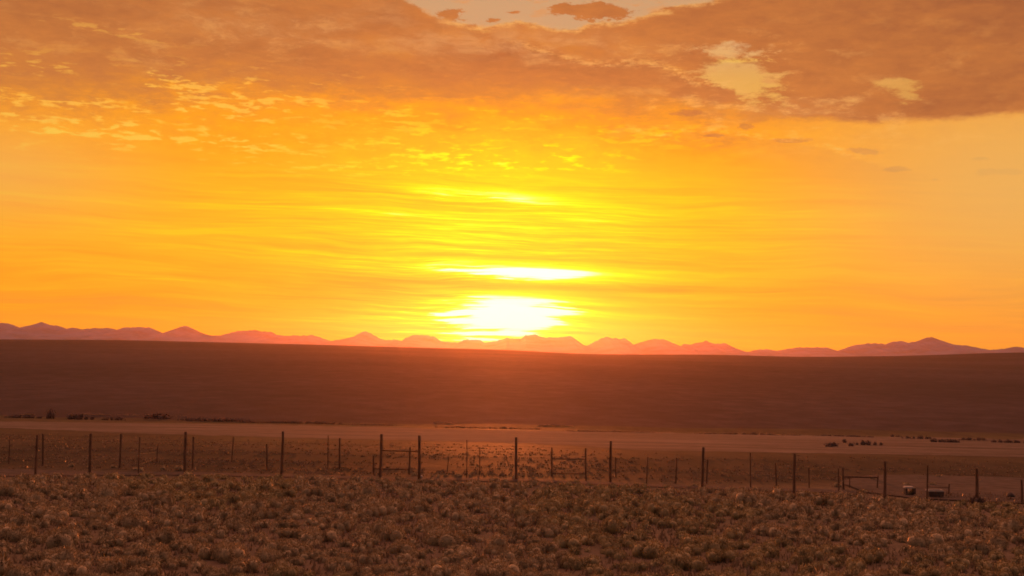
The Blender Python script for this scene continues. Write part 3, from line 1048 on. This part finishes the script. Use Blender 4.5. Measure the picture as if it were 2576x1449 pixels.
# ------------------------------------------------------------------ shrubs one can tell apart
def shrub(name, px, py, wpx, hpx, label, mat, group=None, leaves=500, leaf=0.13, seed=0, depth=0.8):
    p = on_ground(px, py)
    k = p.y / FPX
    v, f, nn = bush_arrays(seed + int(px), leaves, leaf, 0.8, 6)
    if wpx > 3.5 * hpx:                                  # a strip: many uneven clumps in a row
        rs, vs, ns = random.Random(int(px)), [], []
        cnt = int(wpx / hpx * 1.3)
        for q in range(cnt):
            t_ = -1 + 2 * (q + rs.uniform(-0.3, 0.3)) / max(1, cnt - 1)
            sc = rs.uniform(0.45, 1.0) * (1 - 0.4 * abs(t_) ** 3)
            vs.append(v * np.array([hpx / wpx * 1.6 * sc, 0.35 * sc, sc]) + np.array([t_, rs.uniform(-0.25, 0.25), 0]))
            ns.append(nn)
        v, nn = np.concatenate(vs), np.concatenate(ns)
        f = np.arange(len(v)).reshape(-1, 3)
    v = v / np.array([1.0, 1.0, max(v[:, 2].max(), 0.1)])
    wx = np.percentile(np.abs(v[:, 0]), 96)
    v = v * np.array([wpx * k / 2 / wx, wpx * k / 2 / wx * depth, hpx * k])
    me = fast_mesh(name, v, f, M[mat], nn)
    o = bpy.data.objects.new(name, me)
    o.location = p - Vector((0, 0, 0.03))
    COL.objects.link(o)
    return tag(o, label, 'shrub', group)


shrub('dark_shrub', 2457, 1272, 34, 34, 'dark upright shrub growing round the foot of the last tall fence post', 'dark', leaves=1500, leaf=0.10)
far = [(2094, 1123, 36, 9, 'dark low willow clump on the pale bank, leftmost of those at right'),
       (2125, 1113, 10, 9, 'small dark willow clump standing above its neighbours on the pale bank'),
       (2141, 1122, 14, 9, 'short dark willow clump between a small one and a long one on the bank'),
       (2186, 1119, 64, 10, 'long dark willow clump on the pale bank, right of the shorter ones'),
       (2254, 1098, 30, 5, 'low dark willow strip beginning the line below the right ridge foot'),
       (2310, 1103, 80, 7, 'dark willow strip sloping down along the far bank at right'),
       (2378, 1112, 70, 8, 'darkest willow strip at the lower end of the far bank line'),
       (2448, 1107, 70, 7, 'dark willow strip behind the bank, beyond the last tall fence post'),
       (2540, 1113, 90, 7, 'dark willow strip running out at the right edge'),
       (202, 1054, 64, 11, 'dark willow clump in the river line, between bare tree and second tall post'),
       (127, 1052, 20, 20, 'taller dark bare shrub in the river line near the left edge'),
       (370, 1052, 14, 10, 'small dark willow clump below the pale reeds'),
       (404, 1052, 40, 11, 'rounded dark willow clump right of a smaller one in the river line'),
       (285, 1056, 60, 6, 'thin dark willow strip under the pale reeds'),
       (538, 1058, 180, 8, 'long low willow strip left of centre in the river line'),
       (760, 1064, 200, 5, 'thin long willow strip at the foot of the ridge left of the sun'),
       (60, 1050, 90, 7, 'low dark willow strip at the left edge of the river line'),
       (655, 1063, 110, 4, 'very low willow strip joining the two long strips left of centre'),
       (930, 1069, 150, 4, 'very low willow strip at the ridge foot above the braced posts'),
       (1230, 1077, 260, 4, 'very low willow strip at the ridge foot directly under the sun'),
       (1560, 1086, 280, 4, 'very low willow strip at the ridge foot right of the sun'),
       (1880, 1092, 260, 5, 'low willow strip at the ridge foot, left of the dark bank clumps'),
       (2120, 1097, 150, 4, 'very low willow strip above the short dark clumps on the bank')]
for i, (px, py, w_, h_, lab) in enumerate(far):
    shrub('willow', px, py + 1, w_, h_ * 1.5, lab, 'dark', 'dark willows along the river line', 220, 0.2, i, 0.35 if w_ > 30 else 0.8)
for i, (px, py, w_, h_, lab) in enumerate([(72, 1045, 34, 7, 'small pale reed patch near the left edge, above the river line'),
                                           (225, 1046, 110, 7, 'long pale reed patch behind the dark willows'),
                                           (330, 1047, 80, 6, 'pale reed patch right of the longest one'),
                                           (460, 1050, 60, 5, 'pale reed patch right of the rounded dark willow'),
                                           (1118, 1066, 60, 5, 'faint pale reed patch under the sun glow, left'),
                                           (1395, 1072, 90, 5, 'faint pale reed patch under the sun glow, right')]):
    shrub('reed_patch', px, py, w_, h_, lab, 'reed', 'pale reed patches at the ridge foot', 200, 0.22, i, 0.3)

# ------------------------------------------------------------------ haze
hz = material('dusty air', lambda q, t, out: None)
t = hz.node_tree
pv = t.nodes.new('ShaderNodeVolumePrincipled')
pv.inputs['Color'].default_value = (0.92, 0.64, 0.50, 1)
pv.inputs['Density'].default_value = 1.9e-5
pv.inputs['Anisotropy'].default_value = 0.87
t.links.new(pv.outputs[0], [k for k in t.nodes if k.type == 'OUTPUT_MATERIAL'][0].inputs['Volume'])
v, f = box(-9600, 9600, -90, 14900, -24, 300)
tag(mesh_np('haze', v, f, hz), 'thin even dusty air over the whole plain', 'haze', kind='stuff')
